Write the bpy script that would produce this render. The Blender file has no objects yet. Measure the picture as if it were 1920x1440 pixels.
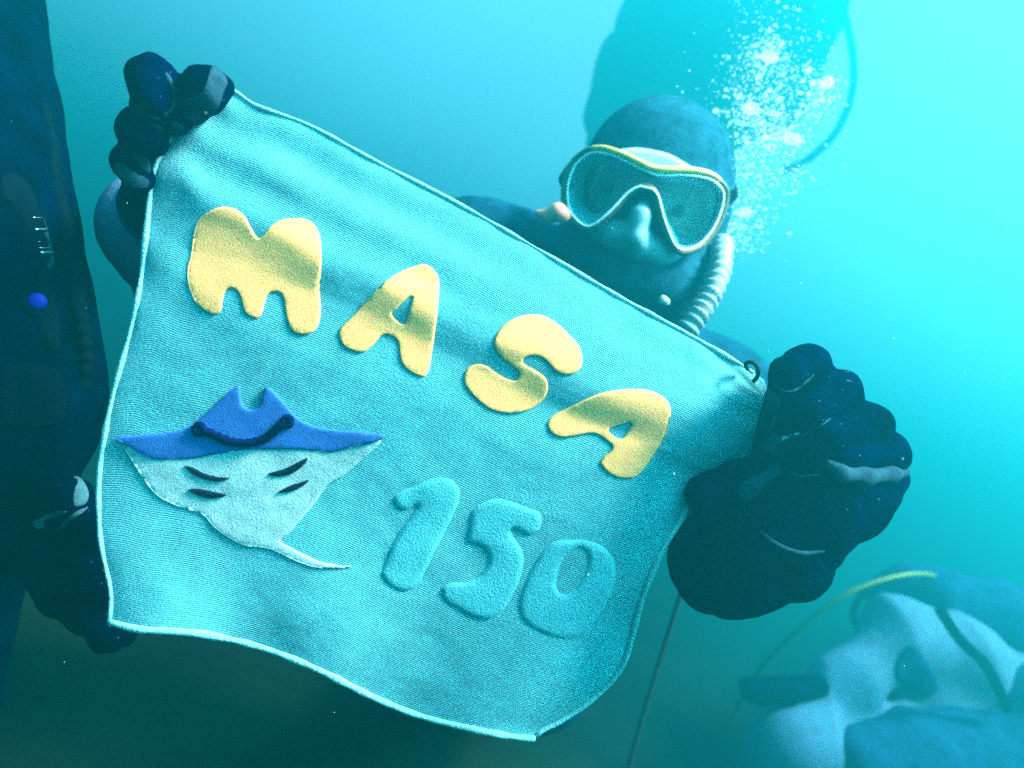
import bpy, bmesh, math, random
import numpy as np
from mathutils import Vector, Matrix, noise
from mathutils.bvhtree import BVHTree
from mathutils.geometry import delaunay_2d_cdt

scene = bpy.context.scene
C = scene.collection
random.seed(7)
rng = np.random.default_rng(7)

# ------------------------------------------------------------------ camera
FPX = 1400.0                      # focal length in pixels of the 1920 px wide photograph
ROLL = math.radians(22)           # the camera is held tilted: true up leans to the right in the picture
PITCH = math.radians(2)
CAM = Vector((0.0, 0.0, 0.64))
fwd = Vector((0, math.cos(PITCH), math.sin(PITCH)))
up0 = Vector((0, -math.sin(PITCH), math.cos(PITCH)))
rt0 = Vector((1, 0, 0))
RT = rt0 * math.cos(ROLL) + up0 * math.sin(ROLL)
UP = -rt0 * math.sin(ROLL) + up0 * math.cos(ROLL)
cam_d = bpy.data.cameras.new('camera')
cam = bpy.data.objects.new('camera', cam_d)
C.objects.link(cam)
m3 = Matrix((RT, UP, -fwd)).transposed()
cam.matrix_world = Matrix.Translation(CAM) @ m3.to_4x4()
cam_d.sensor_width = 36
cam_d.lens = 36 * FPX / 1920
cam_d.clip_start = 0.01
cam_d.clip_end = 300
cam_d.dof.use_dof = True
cam_d.dof.focus_distance = 0.5
cam_d.dof.aperture_fstop = 5.6
scene.camera = cam

# ------------------------------------------------------------------ daylight
SUN_EL, SUN_AZ = math.radians(56), math.radians(112)      # azimuth measured from +Y (view) towards +X
S = Vector((math.sin(SUN_AZ) * math.cos(SUN_EL), math.cos(SUN_AZ) * math.cos(SUN_EL), math.sin(SUN_EL)))
w = bpy.data.worlds.new('World')
scene.world = w
w.use_nodes = True
nt = w.node_tree
sky = nt.nodes.new('ShaderNodeTexSky')
sky.sky_type = 'NISHITA'
sky.sun_disc = False
sky.sun_elevation = SUN_EL
sky.sun_rotation = SUN_AZ
nt.links.new(sky.outputs[0], nt.nodes['Background'].inputs[0])
nt.nodes['Background'].inputs[1].default_value = 0.05
sun_d = bpy.data.lights.new('sun', 'SUN')
sun_d.energy = 5.0
sun_d.angle = math.radians(14)
sun_d.color = (1.0, 0.98, 0.94)
sun = bpy.data.objects.new('sun', sun_d)
C.objects.link(sun)
sun.rotation_euler = (-S).to_track_quat('-Z', 'Y').to_euler()
vs = scene.view_settings
vs.view_transform = 'Standard'
vs.look = 'None'
vs.exposure = 3.5
vs.gamma = 1.0
vs.use_curve_mapping = False
scene.cycles.use_denoising = False
scene.cycles.volume_bounces = 0
scene.cycles.max_bounces = 5
scene.cycles.transparent_max_bounces = 16
scene.cycles.sample_clamp_indirect = 4.0

WATER_DENSITY = 0.55
WATER_COLOR = (0.010, 0.80, 0.93)
WATER_G = 0.70
WATER_TOP = 2.25


# ------------------------------------------------------------------ helpers
def P(px, py, d):
    """a point seen at photograph pixel (px, py), d metres in front of the camera"""
    return CAM + RT * ((px - 960) / FPX * d) + UP * (-(py - 720) / FPX * d) + fwd * d


def tag(o, label=None, cat=None, group=None, kind=None):
    if label: o['label'] = label
    if cat: o['category'] = cat
    if group: o['group'] = group
    if kind: o['kind'] = kind
    return o


def empty(name, loc):
    o = bpy.data.objects.new(name, None)
    o.empty_display_size = 0.05
    o.location = loc
    C.objects.link(o)
    return o


def parent_keep(o, p):
    o.parent = p
    o.matrix_parent_inverse = p_world(p).inverted()


def p_world(p):
    m = Matrix.Translation(p.location)
    if p.parent:
        m = p_world(p.parent) @ p.matrix_parent_inverse @ m
    return m


def mesh_obj(name, verts, faces, mat, parent=None, smooth=True, mats=None, midx=None):
    """world-space vertices -> one mesh object whose origin is the middle of its lowest level"""
    vv = np.array([tuple(v) for v in verts], dtype=float)
    c = (vv.min(0) + vv.max(0)) / 2
    c[2] = vv[:, 2].min()
    if parent is not None:
        c = np.array(p_world(parent).translation)
    me = bpy.data.meshes.new(name)
    me.from_pydata([tuple(v) for v in (vv - c)], [], [tuple(int(i) for i in f) for f in faces])
    if mats:
        for m in mats: me.materials.append(m)
    else:
        me.materials.append(mat)
    if smooth:
        me.polygons.foreach_set('use_smooth', [True] * len(me.polygons))
    if midx is not None:
        me.polygons.foreach_set('material_index', [int(i) for i in midx])
    me.update()
    o = bpy.data.objects.new(name, me)
    o.location = c
    o['wc'] = [float(x) for x in c]
    C.objects.link(o)
    if parent is not None:
        parent_keep(o, parent)
    return o


def catmull(pts, n=6, closed=False):
    pts = [np.array(p, float) for p in pts]
    out = []
    N = len(pts)
    rngi = range(N if closed else N - 1)
    for i in rngi:
        if closed:
            p0, p1, p2, p3 = pts[(i - 1) % N], pts[i], pts[(i + 1) % N], pts[(i + 2) % N]
        else:
            p0, p1, p2, p3 = pts[max(i - 1, 0)], pts[i], pts[i + 1], pts[min(i + 2, N - 1)]
        for k in range(n):
            t = k / n
            out.append(0.5 * (2 * p1 + (p2 - p0) * t + (2 * p0 - 5 * p1 + 4 * p2 - p3) * t * t + (3 * p1 - p0 - 3 * p2 + p3) * t ** 3))
    if not closed:
        out.append(pts[-1])
    return out


def tube_geo(path, radii, sides=10, closed=False, flat=None):
    """swept tube; flat=(axis, factor) squashes the section along a world axis"""
    path = [Vector(p) for p in path]
    n = len(path)
    if not hasattr(radii, '__len__'): radii = [radii] * n
    verts, faces = [], []
    tang = []
    for i in range(n):
        a = path[(i - 1) % n] if (closed or i > 0) else path[i]
        b = path[(i + 1) % n] if (closed or i < n - 1) else path[i]
        t = (b - a)
        tang.append(t.normalized() if t.length > 1e-9 else Vector((0, 0, 1)))
    ref = Vector((0, 0, 1)) if abs(tang[0].z) < 0.9 else Vector((1, 0, 0))
    nrm = (ref - tang[0] * ref.dot(tang[0])).normalized()
    for i in range(n):
        nrm = (nrm - tang[i] * nrm.dot(tang[i])).normalized()
        bn = tang[i].cross(nrm)
        for k in range(sides):
            a = 2 * math.pi * k / sides
            off = (nrm * math.cos(a) + bn * math.sin(a)) * radii[i]
            if flat:
                ax, fct = flat
                off = off - ax * off.dot(ax) * (1 - fct)
            verts.append(path[i] + off)
    m = n if closed else n - 1
    for i in range(m):
        j = (i + 1) % n
        for k in range(sides):
            l = (k + 1) % sides
            faces.append((i * sides + k, i * sides + l, j * sides + l, j * sides + k))
    if not closed:
        faces.append(tuple(range(sides - 1, -1, -1)))
        faces.append(tuple((n - 1) * sides + k for k in range(sides)))
    return verts, faces


def tube(name, path, radii, mat, parent=None, sides=10, closed=False, flat=None):
    v, f = tube_geo(path, radii, sides, closed, flat)
    return mesh_obj(name, v, f, mat, parent)


def sdf_mesh(parts, vox, bump=None):
    """parts: list of (k, [capsule...]) groups; capsule = (a, b, ra, rb). Within a group capsules blend with softness k,
    groups blend with a small fixed softness. Returns verts, faces of the surface (surface nets)."""
    allc = [c for _, cs in parts for c in cs]
    lo = np.min([np.minimum(np.array(c[0]) - c[2], np.array(c[1]) - c[3]) for c in allc], 0) - 3 * vox
    hi = np.max([np.maximum(np.array(c[0]) + c[2], np.array(c[1]) + c[3]) for c in allc], 0) + 3 * vox
    n = np.ceil((hi - lo) / vox).astype(int) + 1
    xs = [lo[i] + vox * np.arange(n[i]) for i in range(3)]
    X, Y, Z = np.meshgrid(*xs, indexing='ij')
    Q = np.stack([X, Y, Z], -1).astype(np.float32)
    total = None
    for k, cs in parts:
        acc = None
        for a, b, ra, rb in cs:
            a = np.array(a, np.float32); b = np.array(b, np.float32)
            ab = b - a
            L2 = float(ab @ ab) + 1e-12
            t = np.clip(((Q - a) @ ab) / L2, 0, 1)
            dd = np.sqrt((((Q - a) - t[..., None] * ab) ** 2).sum(-1)) - (ra + (rb - ra) * t)
            if acc is None: acc = dd
            else:
                h = np.clip(0.5 + 0.5 * (acc - dd) / k, 0, 1)
                acc = acc + (dd - acc) * h - k * h * (1 - h)
        if total is None: total = acc
        else:
            k2 = 0.0018
            h = np.clip(0.5 + 0.5 * (total - acc) / k2, 0, 1)
            total = total + (acc - total) * h - k2 * h * (1 - h)
    if bump is not None:
        total = total + bump(X, Y, Z)
    F = total
    sg = F < 0
    nx, ny, nz = F.shape
    cs_ = (nx - 1, ny - 1, nz - 1)
    acc = np.zeros(cs_ + (3,)); cnt = np.zeros(cs_)
    corners = [(i, j, k) for i in (0, 1) for j in (0, 1) for k in (0, 1)]
    def sub(A, o): return A[o[0]:o[0] + cs_[0], o[1]:o[1] + cs_[1], o[2]:o[2] + cs_[2]]
    for o in corners:
        for ax in range(3):
            if o[ax] == 1: continue
            o2 = list(o); o2[ax] = 1
            f0, f1 = sub(F, o), sub(F, o2)
            m = (f0 < 0) != (f1 < 0)
            t = np.where(m, f0 / np.where(np.abs(f0 - f1) < 1e-12, 1, f0 - f1), 0)
            p = np.zeros(cs_ + (3,))
            for q in range(3): p[..., q] = o[q]
            p[..., ax] += t
            acc += p * m[..., None]; cnt += m
    act = cnt > 0
    idx = -np.ones(cs_, int)
    idx[act] = np.arange(act.sum())
    base = np.stack(np.meshgrid(*[np.arange(c) for c in cs_], indexing='ij'), -1)
    V = lo + vox * (base[act] + acc[act] / cnt[act][:, None])
    faces = []
    for ax in range(3):
        o1, o2 = [(1, 2), (2, 0), (0, 1)][ax]
        s0 = [slice(None)] * 3; s1 = [slice(None)] * 3
        s0[ax] = slice(0, -1); s1[ax] = slice(1, None)
        m = sg[tuple(s0)] != sg[tuple(s1)]
        fl = sg[tuple(s0)]
        ii = np.argwhere(m)
        ok = (ii[:, o1] > 0) & (ii[:, o2] > 0) & (ii[:, o1] < cs_[o1]) & (ii[:, o2] < cs_[o2])
        ii = ii[ok]
        if not len(ii): continue
        e1 = np.zeros(3, int); e1[o1] = 1
        e2 = np.zeros(3, int); e2[o2] = 1
        g4 = [idx[tuple(q.T)] for q in (ii, ii - e1, ii - e1 - e2, ii - e2)]
        quad = np.stack(g4, 1)
        fl_ = fl[tuple(ii.T)]
        quad = np.where(fl_[:, None], quad, quad[:, ::-1])
        faces.append(quad[quad.min(1) >= 0])
    faces = np.concatenate(faces)
    return V, faces


def smooth_verts(V, faces, it=2, lam=0.5):
    V = np.array(V, float)
    F = np.array(faces)
    e = np.concatenate([F[:, [0, 1]], F[:, [1, 2]], F[:, [2, 3]], F[:, [3, 0]]])
    for _ in range(it):
        s = np.zeros_like(V); c = np.zeros(len(V))
        np.add.at(s, e[:, 0], V[e[:, 1]]); np.add.at(c, e[:, 0], 1)
        np.add.at(s, e[:, 1], V[e[:, 0]]); np.add.at(c, e[:, 1], 1)
        V = V + lam * (s / np.maximum(c, 1)[:, None] - V)
    return V


# ------------------------------------------------------------------ materials
def mat(name, col, rough=0.8, var=0.25, scale=60, bump=0.3, bscale=300, spec=0.2, col2=None, sss=0, metallic=0, translucent=0, sheen=0, speck=None):
    m = bpy.data.materials.new(name)
    m.use_nodes = True
    t = m.node_tree
    b = t.nodes['Principled BSDF']
    b.inputs['Roughness'].default_value = rough
    b.inputs['Specular IOR Level'].default_value = spec
    b.inputs['Metallic'].default_value = metallic
    if sheen: b.inputs['Sheen Weight'].default_value = sheen
    tc = t.nodes.new('ShaderNodeTexCoord')
    n = t.nodes.new('ShaderNodeTexNoise')
    n.inputs['Scale'].default_value = scale
    n.inputs['Detail'].default_value = 6
    n.inputs['Roughness'].default_value = 0.65
    t.links.new(tc.outputs['Object'], n.inputs['Vector'])
    r = t.nodes.new('ShaderNodeValToRGB')
    c2 = col2 or tuple(c * (1 - var) for c in col)
    c1 = col if col2 else tuple(min(1, c * (1 + var)) for c in col)
    r.color_ramp.elements[0].position = 0.32
    r.color_ramp.elements[1].position = 0.68
    r.color_ramp.elements[0].color = (*c2, 1)
    r.color_ramp.elements[1].color = (*c1, 1)
    t.links.new(n.outputs['Fac'], r.inputs['Fac'])
    colout = r.outputs['Color']
    if speck:
        sp = t.nodes.new('ShaderNodeTexNoise')
        sp.inputs['Scale'].default_value = speck[0]
        sp.inputs['Detail'].default_value = 2
        t.links.new(tc.outputs['Object'], sp.inputs['Vector'])
        rr = t.nodes.new('ShaderNodeValToRGB')
        rr.color_ramp.elements[0].position = speck[1]
        rr.color_ramp.elements[1].position = min(1, speck[1] + 0.05)
        t.links.new(sp.outputs['Fac'], rr.inputs['Fac'])
        mx = t.nodes.new('ShaderNodeMix'); mx.data_type = 'RGBA'
        t.links.new(rr.outputs['Color'], mx.inputs['Factor'])
        t.links.new(colout, mx.inputs['A'])
        mx.inputs['B'].default_value = (*speck[2], 1)
        colout = mx.outputs['Result']
    t.links.new(colout, b.inputs['Base Color'])
    if bump:
        n2 = t.nodes.new('ShaderNodeTexNoise')
        n2.inputs['Scale'].default_value = bscale
        n2.inputs['Detail'].default_value = 4
        t.links.new(tc.outputs['Object'], n2.inputs['Vector'])
        bp = t.nodes.new('ShaderNodeBump')
        bp.inputs['Strength'].default_value = bump
        bp.inputs['Distance'].default_value = 0.002
        t.links.new(n2.outputs['Fac'], bp.inputs['Height'])
        t.links.new(bp.outputs['Normal'], b.inputs['Normal'])
    if translucent:
        tr = t.nodes.new('ShaderNodeBsdfTranslucent')
        t.links.new(colout, tr.inputs['Color'])
        mx = t.nodes.new('ShaderNodeMixShader')
        mx.inputs['Fac'].default_value = translucent
        t.links.new(b.outputs[0], mx.inputs[1])
        t.links.new(tr.outputs[0], mx.inputs[2])
        t.links.new(mx.outputs[0], t.nodes['Material Output'].inputs['Surface'])
    return m


def towel_material():
    m = mat('terry_cloth', (0.12, 0.50, 0.56), rough=0.95, var=0.12, scale=35, bump=0, spec=0.05, translucent=0.4)
    t = m.node_tree
    b = t.nodes['Principled BSDF']
    b.inputs['Sheen Weight'].default_value = 0.15
    uv = t.nodes.new('ShaderNodeUVMap')
    # woven rows across the towel
    wv = t.nodes.new('ShaderNodeTexWave')
    wv.wave_type = 'BANDS'; wv.bands_direction = 'Y'
    wv.inputs['Scale'].default_value = 78
    wv.inputs['Distortion'].default_value = 0.8
    wv.inputs['Detail'].default_value = 2
    wv.inputs['Detail Scale'].default_value = 12
    t.links.new(uv.outputs[0], wv.inputs['Vector'])
    nz = t.nodes.new('ShaderNodeTexNoise')
    nz.inputs['Scale'].default_value = 210
    nz.inputs['Detail'].default_value = 3
    t.links.new(uv.outputs[0], nz.inputs['Vector'])
    # rows are clear only in places, elsewhere the pile is fluffed up
    ms = t.nodes.new('ShaderNodeTexNoise')
    ms.inputs['Scale'].default_value = 5
    ms.inputs['Detail'].default_value = 3
    t.links.new(uv.outputs[0], ms.inputs['Vector'])
    mr = t.nodes.new('ShaderNodeMapRange')
    mr.inputs['From Min'].default_value = 0.38; mr.inputs['From Max'].default_value = 0.62
    mr.inputs['To Min'].default_value = 0.15; mr.inputs['To Max'].default_value = 1.0
    t.links.new(ms.outputs['Fac'], mr.inputs['Value'])
    mul = t.nodes.new('ShaderNodeMath'); mul.operation = 'MULTIPLY'
    t.links.new(wv.outputs['Fac'], mul.inputs[0]); t.links.new(mr.outputs[0], mul.inputs[1])
    add = t.nodes.new('ShaderNodeMath'); add.operation = 'MULTIPLY_ADD'
    t.links.new(nz.outputs['Fac'], add.inputs[0]); add.inputs[1].default_value = 0.9
    t.links.new(mul.outputs[0], add.inputs[2])
    bp = t.nodes.new('ShaderNodeBump')
    bp.inputs['Strength'].default_value = 0.5
    bp.inputs['Distance'].default_value = 0.0012
    t.links.new(add.outputs[0], bp.inputs['Height'])
    t.links.new(bp.outputs['Normal'], b.inputs['Normal'])
    return m


M = {}
M['towel'] = towel_material()
M['hem'] = mat('hem_cloth', (0.24, 0.58, 0.62), 0.9, 0.15, 90, 0.5, 500, 0.05, translucent=0.3)
M['yellow'] = mat('yellow_felt', (0.88, 0.40, 0.13), 0.95, 0.05, 60, 0.15, 900, 0.05, sheen=0.1)
M['aqua_felt'] = mat('aqua_felt', (0.07, 0.38, 0.44), 0.95, 0.06, 60, 0.4, 900, 0.05)
M['blue_felt'] = mat('blue_felt', (0.025, 0.11, 0.36), 0.95, 0.08, 60, 0.2, 900, 0.05)
M['white_felt'] = mat('white_felt', (0.28, 0.44, 0.46), 0.95, 0.2, 160, 0.25, 900, 0.05)
M['dark_felt'] = mat('dark_felt', (0.003, 0.010, 0.022), 0.95, 0.1, 60, 0.4, 900, 0.05)
M['thread'] = mat('navy_thread', (0.002, 0.005, 0.04), 0.9, 0.3, 200, 0.4, 900, 0.0)
M['glove'] = mat('navy_neoprene', (0.0, 0.0015, 0.011), 0.9, 0.8, 45, 0.6, 260, 0.0, speck=(300, 0.715, (0.05, 0.10, 0.13)))
M['glove_grey'] = mat('grey_palm_fabric', (0.012, 0.038, 0.055), 0.85, 0.3, 120, 0.3, 600, 0.0)
M['logo'] = mat('pale_print', (0.05, 0.13, 0.15), 0.9, 0.2, 120, 0.2, 600, 0.0)
M['suit'] = mat('dark_neoprene_suit', (0.0, 0.002, 0.008), 0.9, 0.7, 30, 0.5, 180, 0.0)
M['grey_suit'] = mat('slate_blue_suit', (0.004, 0.035, 0.065), 0.9, 0.4, 40, 0.4, 250, 0.0)
M['sleeve'] = mat('blue_grey_sleeve', (0.05, 0.12, 0.20), 0.85, 0.2, 40, 0.4, 250, 0.2)
M['hood'] = mat('hazed_hood_neoprene', (0.008, 0.06, 0.095), 0.9, 0.4, 60, 0.3, 300, 0.0)  # dark hood lightened: extra water haze over the head put into its colour
M['rubber'] = mat('black_rubber', (0.001, 0.004, 0.008), 0.7, 0.2, 60, 0.15, 200, 0.0)
M['frame'] = mat('olive_frame', (0.045, 0.055, 0.02), 0.45, 0.3, 90, 0.2, 300, 0.4)
M['yellow_trim'] = mat('yellow_trim', (0.70, 0.50, 0.08), 0.4, 0.15, 90, 0.1, 300, 0.4)
M['silicone'] = mat('clear_silicone', (0.34, 0.55, 0.58), 0.35, 0.1, 60, 0.1, 200, 0.5, translucent=0.2)
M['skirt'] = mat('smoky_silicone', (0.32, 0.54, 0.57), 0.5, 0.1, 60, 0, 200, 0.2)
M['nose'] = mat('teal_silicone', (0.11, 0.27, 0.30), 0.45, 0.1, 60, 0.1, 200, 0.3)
M['rim'] = mat('pale_inner_rim', (0.65, 0.85, 0.85), 0.4, 0.1, 60, 0, 200, 0.5)
M['skin'] = mat('skin', (0.34, 0.30, 0.27), 0.6, 0.15, 60, 0.2, 300, 0.1)
M['orange'] = mat('orange_plastic', (0.95, 0.30, 0.20), 0.5, 0.15, 60, 0.1, 200, 0.4)
M['grey_hose'] = mat('pale_grey_hose', (0.20, 0.30, 0.32), 0.6, 0.2, 60, 0.2, 300, 0.3)
M['steel'] = mat('steel', (0.55, 0.57, 0.58), 0.3, 0.15, 60, 0.1, 300, 0.5, metallic=1)
M['blue_button'] = mat('blue_button_plastic', (0.004, 0.008, 0.25), 0.5, 0.15, 60, 0, 300, 0.1)
M['pale_suit'] = mat('pale_blue_suit', (0.035, 0.14, 0.25), 0.85, 0.2, 25, 0.4, 200, 0.2)
M['navy_suit'] = mat('navy_suit', (0.006, 0.05, 0.12), 0.9, 0.3, 25, 0.4, 200, 0.0)
M['yellow_hose'] = mat('yellow_hose', (0.10, 0.19, 0.015), 0.5, 0.1, 60, 0.1, 200, 0.4)
M['rope'] = mat('dark_rope', (0.01, 0.02, 0.022), 0.9, 0.3, 200, 0.5, 600, 0.1)
M['silt'] = mat('olive_silt', (0.006, 0.013, 0.005), 0.95, 0.3, 3.5, 0.8, 22, 0.0, col2=(0.002, 0.005, 0.002))
M['speckmat'] = mat('pale_specks', (0.7, 0.75, 0.7), 0.9, 0.1, 60, 0, 200, 0.1)
glass = bpy.data.materials.new('mask_glass'); glass.use_nodes = True
_t = glass.node_tree
_tr = _t.nodes.new('ShaderNodeBsdfTransparent'); _tr.inputs[0].default_value = (0.52, 0.86, 0.92, 1)
_gl = _t.nodes.new('ShaderNodeBsdfGlossy'); _gl.inputs['Roughness'].default_value = 0.12
_mx = _t.nodes.new('ShaderNodeMixShader'); _mx.inputs[0].default_value = 0.06
_t.links.new(_tr.outputs[0], _mx.inputs[1]); _t.links.new(_gl.outputs[0], _mx.inputs[2])
_t.links.new(_mx.outputs[0], _t.nodes['Material Output'].inputs['Surface'])
bub = bpy.data.materials.new('air_bubble'); bub.use_nodes = True
_t = bub.node_tree
_b = _t.nodes['Principled BSDF']
_b.inputs['Base Color'].default_value = (0.93, 0.97, 1, 1)
_b.inputs['Transmission Weight'].default_value = 1
_b.inputs['Roughness'].default_value = 0.12
_b.inputs['IOR'].default_value = 0.93

# ------------------------------------------------------------------ the sea bed and the water
def seabed():
    n = 90
    g = np.linspace(-1, 1, n)
    g = np.sign(g) * (np.abs(g) ** 2.2) * 16
    verts, faces = [], []
    for j in range(n):
        for i in range(n):
            x, y = g[i], g[j] + 1.5
            z = 0.06 * noise.noise((x * 1.1, y * 1.1, 0)) + 0.022 * noise.noise((x * 4.5, y * 4.5, 3)) + 0.01 * noise.noise((x * 13, y * 13, 5))
            verts.append((x, y, z))
    for j in range(n - 1):
        for i in range(n - 1):
            faces.append((j * n + i, j * n + i + 1, (j + 1) * n + i + 1, (j + 1) * n + i))
    o = mesh_obj('seabed', verts, faces, M['silt'])
    tag(o, 'dark olive silt sea bed sloping away into murk', 'sea bed', kind='structure')


seabed()


def water():
    v = [(x, y, z) for z in (-1.2, WATER_TOP) for y in (-17, 20) for x in (-18, 18)]
    f = [(0, 2, 3, 1), (4, 5, 7, 6), (0, 1, 5, 4), (2, 6, 7, 3), (0, 4, 6, 2), (1, 3, 7, 5)]
    m = bpy.data.materials.new('sea_water'); m.use_nodes = True
    t = m.node_tree
    t.nodes.remove(t.nodes['Principled BSDF'])
    pv = t.nodes.new('ShaderNodeVolumePrincipled')
    pv.inputs['Color'].default_value = (*WATER_COLOR, 1)
    pv.inputs['Density'].default_value = WATER_DENSITY
    pv.inputs['Anisotropy'].default_value = WATER_G
    t.links.new(pv.outputs[0], t.nodes['Material Output'].inputs['Volume'])
    o = mesh_obj('haze', v, f, m, smooth=False)
    tag(o, 'cyan murky sea water filling the whole scene', 'water', kind='stuff')


water()

# ------------------------------------------------------------------ the towel
TOP = [(385, 203), (430, 168), (480, 198), (580, 235), (700, 300), (850, 377), (1000, 462), (1150, 550), (1300, 632), (1400, 690), (1432, 712)]
RIGHT = [(1432, 712), (1450, 770), (1458, 835), (1420, 880), (1360, 892), (1312, 900), (1285, 960), (1242, 1030), (1218, 1085), (1200, 1135), (1184, 1195), (1165, 1250), (1120, 1302), (1060, 1346), (1018, 1368), (1000, 1384)]
BOT = [(205, 1166), (260, 1180), (330, 1184), (400, 1192), (500, 1217), (600, 1257), (700, 1307), (800, 1346), (930, 1376), (1000, 1384)]
LEFT = [(385, 203), (340, 242), (308, 278), (287, 330), (276, 420), (265, 520), (245, 620), (212, 740), (191, 850), (185, 930), (190, 1020), (208, 1110), (205, 1166)]


def resample(pts, n):
    c = np.array(catmull(pts, 12))
    s = np.concatenate([[0], np.cumsum(np.linalg.norm(np.diff(c, axis=0), axis=1))])
    q = np.linspace(0, s[-1], n)
    return np.stack([np.interp(q, s, c[:, i]) for i in (0, 1)], -1)


NU, NV = 150, 130
top, bot = resample(TOP, NU), resample(BOT, NU)
lef, rig = resample(LEFT, NV), resample(RIGHT, NV)
U = np.linspace(0, 1, NU)[None, :, None]
V = np.linspace(0, 1, NV)[:, None, None]
grid = ((1 - V) * top[None] + V * bot[None] + (1 - U) * lef[:, None] + U * rig[:, None]
        - ((1 - U) * (1 - V) * top[0] + U * (1 - V) * top[-1] + (1 - U) * V * bot[0] + U * V * bot[-1]))
u, v = U[..., 0], V[..., 0]
D = (1 - u) * (1 - v) * 0.437 + u * (1 - v) * 0.475 + (1 - u) * v * 0.455 + u * v * 0.490
span = np.sin(np.pi * np.clip(u, 0.001, 0.999)) ** 0.5
# billow: the upper part leans out towards the camera, the middle falls back, the foot swings out again
D = D - 0.016 * np.sin(np.pi * v) * (0.3 + 0.7 * span) - 0.0035 * np.sin(np.pi * np.clip(v / 0.30, 0, 1)) * (0.35 + 0.65 * span)
D = D + 0.005 * np.exp(-((v - 0.62) / 0.2) ** 2) * span
D = D - 0.008 * np.clip((v - 0.72) / 0.28, 0, 1) ** 1.5
# tension folds that run from hand to hand and pinch together at each grip
vv = v / (0.55 + 0.45 * span)
D = D - 0.0010 * (0.25 + 0.75 * span) * (1 + 0.8 * np.sin(5 * u + 1)) * np.sin(2 * np.pi * vv / (0.12 - 0.03 * u) + 0.6) * np.exp(-((v - 0.10) / 0.13) ** 2)
D = D - 0.0008 * np.sin(2 * np.pi * (vv / 0.21 + 0.35 * u)) * np.exp(-((v - 0.25) / 0.18) ** 2)
# pucker rays below the grips
for gu, gv, sgn in ((0.0, 0.0, 1), (1.0, 0.06, -1)):
    rr = np.sqrt((u - gu) ** 2 + (v - gv) ** 2) + 1e-6
    an = np.arctan2(v - gv, sgn * (u - gu))
    D = D + 0.0010 * np.sin(an * 9) * np.exp(-rr / 0.16) * np.clip(rr / 0.05, 0, 1)
# slack waves along the foot and the free side
D = D + 0.004 * np.sin(7.5 * u + 3 * v) * np.clip((v - 0.55) / 0.45, 0, 1) + 0.004 * np.sin(15 * u - 4 * v + 1) * np.clip((v - 0.7) / 0.3, 0, 1)
D = D + 0.010 * np.clip((u - 0.86) / 0.14, 0, 1) ** 2 * (1 + np.sin(9 * v))
nzv = np.array([[noise.noise((float(ui) * 5, float(vi) * 5, 2.0)) + 0.5 * noise.noise((float(ui) * 11, float(vi) * 14, 8.0)) + 0.22 * noise.noise((float(ui) * 26 + float(vi) * 10, float(vi) * 44, 5.0)) for ui in u[0]] for vi in v[:, 0]])
D = D + 0.0010 * nzv
pts3 = [[P(grid[j, i, 0], grid[j, i, 1], D[j, i]) for i in range(NU)] for j in range(NV)]
tw_v = [pts3[j][i] for j in range(NV) for i in range(NU)]
tw_f = [(j * NU + i, (j + 1) * NU + i, (j + 1) * NU + i + 1, j * NU + i + 1) for j in range(NV - 1) for i in range(NU - 1)]
towel_base = empty('towel', pts3[-1][NU // 2])
tag(towel_base, 'aqua terry towel with yellow felt letters held up between gloved hands', 'towel')
cloth = mesh_obj('cloth', tw_v, tw_f, M['towel'], towel_base)
uvl = cloth.data.uv_layers.new(name='UVMap')
for li, loop in enumerate(cloth.data.loops):
    vi = loop.vertex_index
    uvl.data[li].uv = ((vi % NU) / (NU - 1), 1 - (vi // NU) / (NV - 1))
so = cloth.modifiers.new('thickness', 'SOLIDIFY'); so.thickness = 0.003; so.offset = -1
bvh = BVHTree.FromPolygons([Vector(p) for p in tw_v], tw_f)


def on_towel(px, py, lift=0.0):
    d = (P(px, py, 1) - CAM).normalized()
    hit, nrm, _, dist = bvh.ray_cast(CAM, d)
    if hit is None:
        hit, nrm, _, _ = bvh.find_nearest(P(px, py, 0.48))
    if nrm.dot(d) > 0: nrm = -nrm
    return hit + nrm * lift


# stitched hem round the towel
def hem_path(seg, n):
    return [pts3[j][i] for j, i in seg]
hems = {'top': [(0, i) for i in range(4, NU - 3, 2)], 'left': [(j, 0) for j in [*range(3, NV - 1, 2), NV - 1]],
        'foot': [(NV - 1, i) for i in [*range(0, NU - 1, 2), NU - 1]], 'side': [(j, NU - 1) for j in range(6, NV, 2)]}
for kx, seg in hems.items():
    path = hem_path(seg, 0)
    hr = {'top': .0013, 'left': .0016, 'foot': .0022, 'side': .0022}[kx]
    rad = [hr + 0.0009 * noise.noise((k * 0.35, 1.7, len(kx))) for k in range(len(path))]
    tube('hem', path, rad, M['hem'], towel_base, sides=10)


def inside(poly, x, y):
    xi, yi = poly[:, 0], poly[:, 1]
    xj, yj = np.roll(xi, 1), np.roll(yi, 1)
    m = (yi > y) != (yj > y)
    return bool((x < (xj[m] - xi[m]) * (y - yi[m]) / (yj[m] - yi[m]) + xi[m]).sum() % 2)


def seg_dist(px, py, loops):
    best = 1e9
    for lp in loops:
        a = lp; b = np.roll(lp, -1, 0)
        ab = b - a
        t = np.clip(((px - a[:, 0]) * ab[:, 0] + (py - a[:, 1]) * ab[:, 1]) / ((ab ** 2).sum(1) + 1e-9), 0, 1)
        dx = px - a[:, 0] - t * ab[:, 0]; dy = py - a[:, 1] - t * ab[:, 1]
        best = min(best, float(np.sqrt((dx * dx + dy * dy).min())))
    return best


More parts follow.
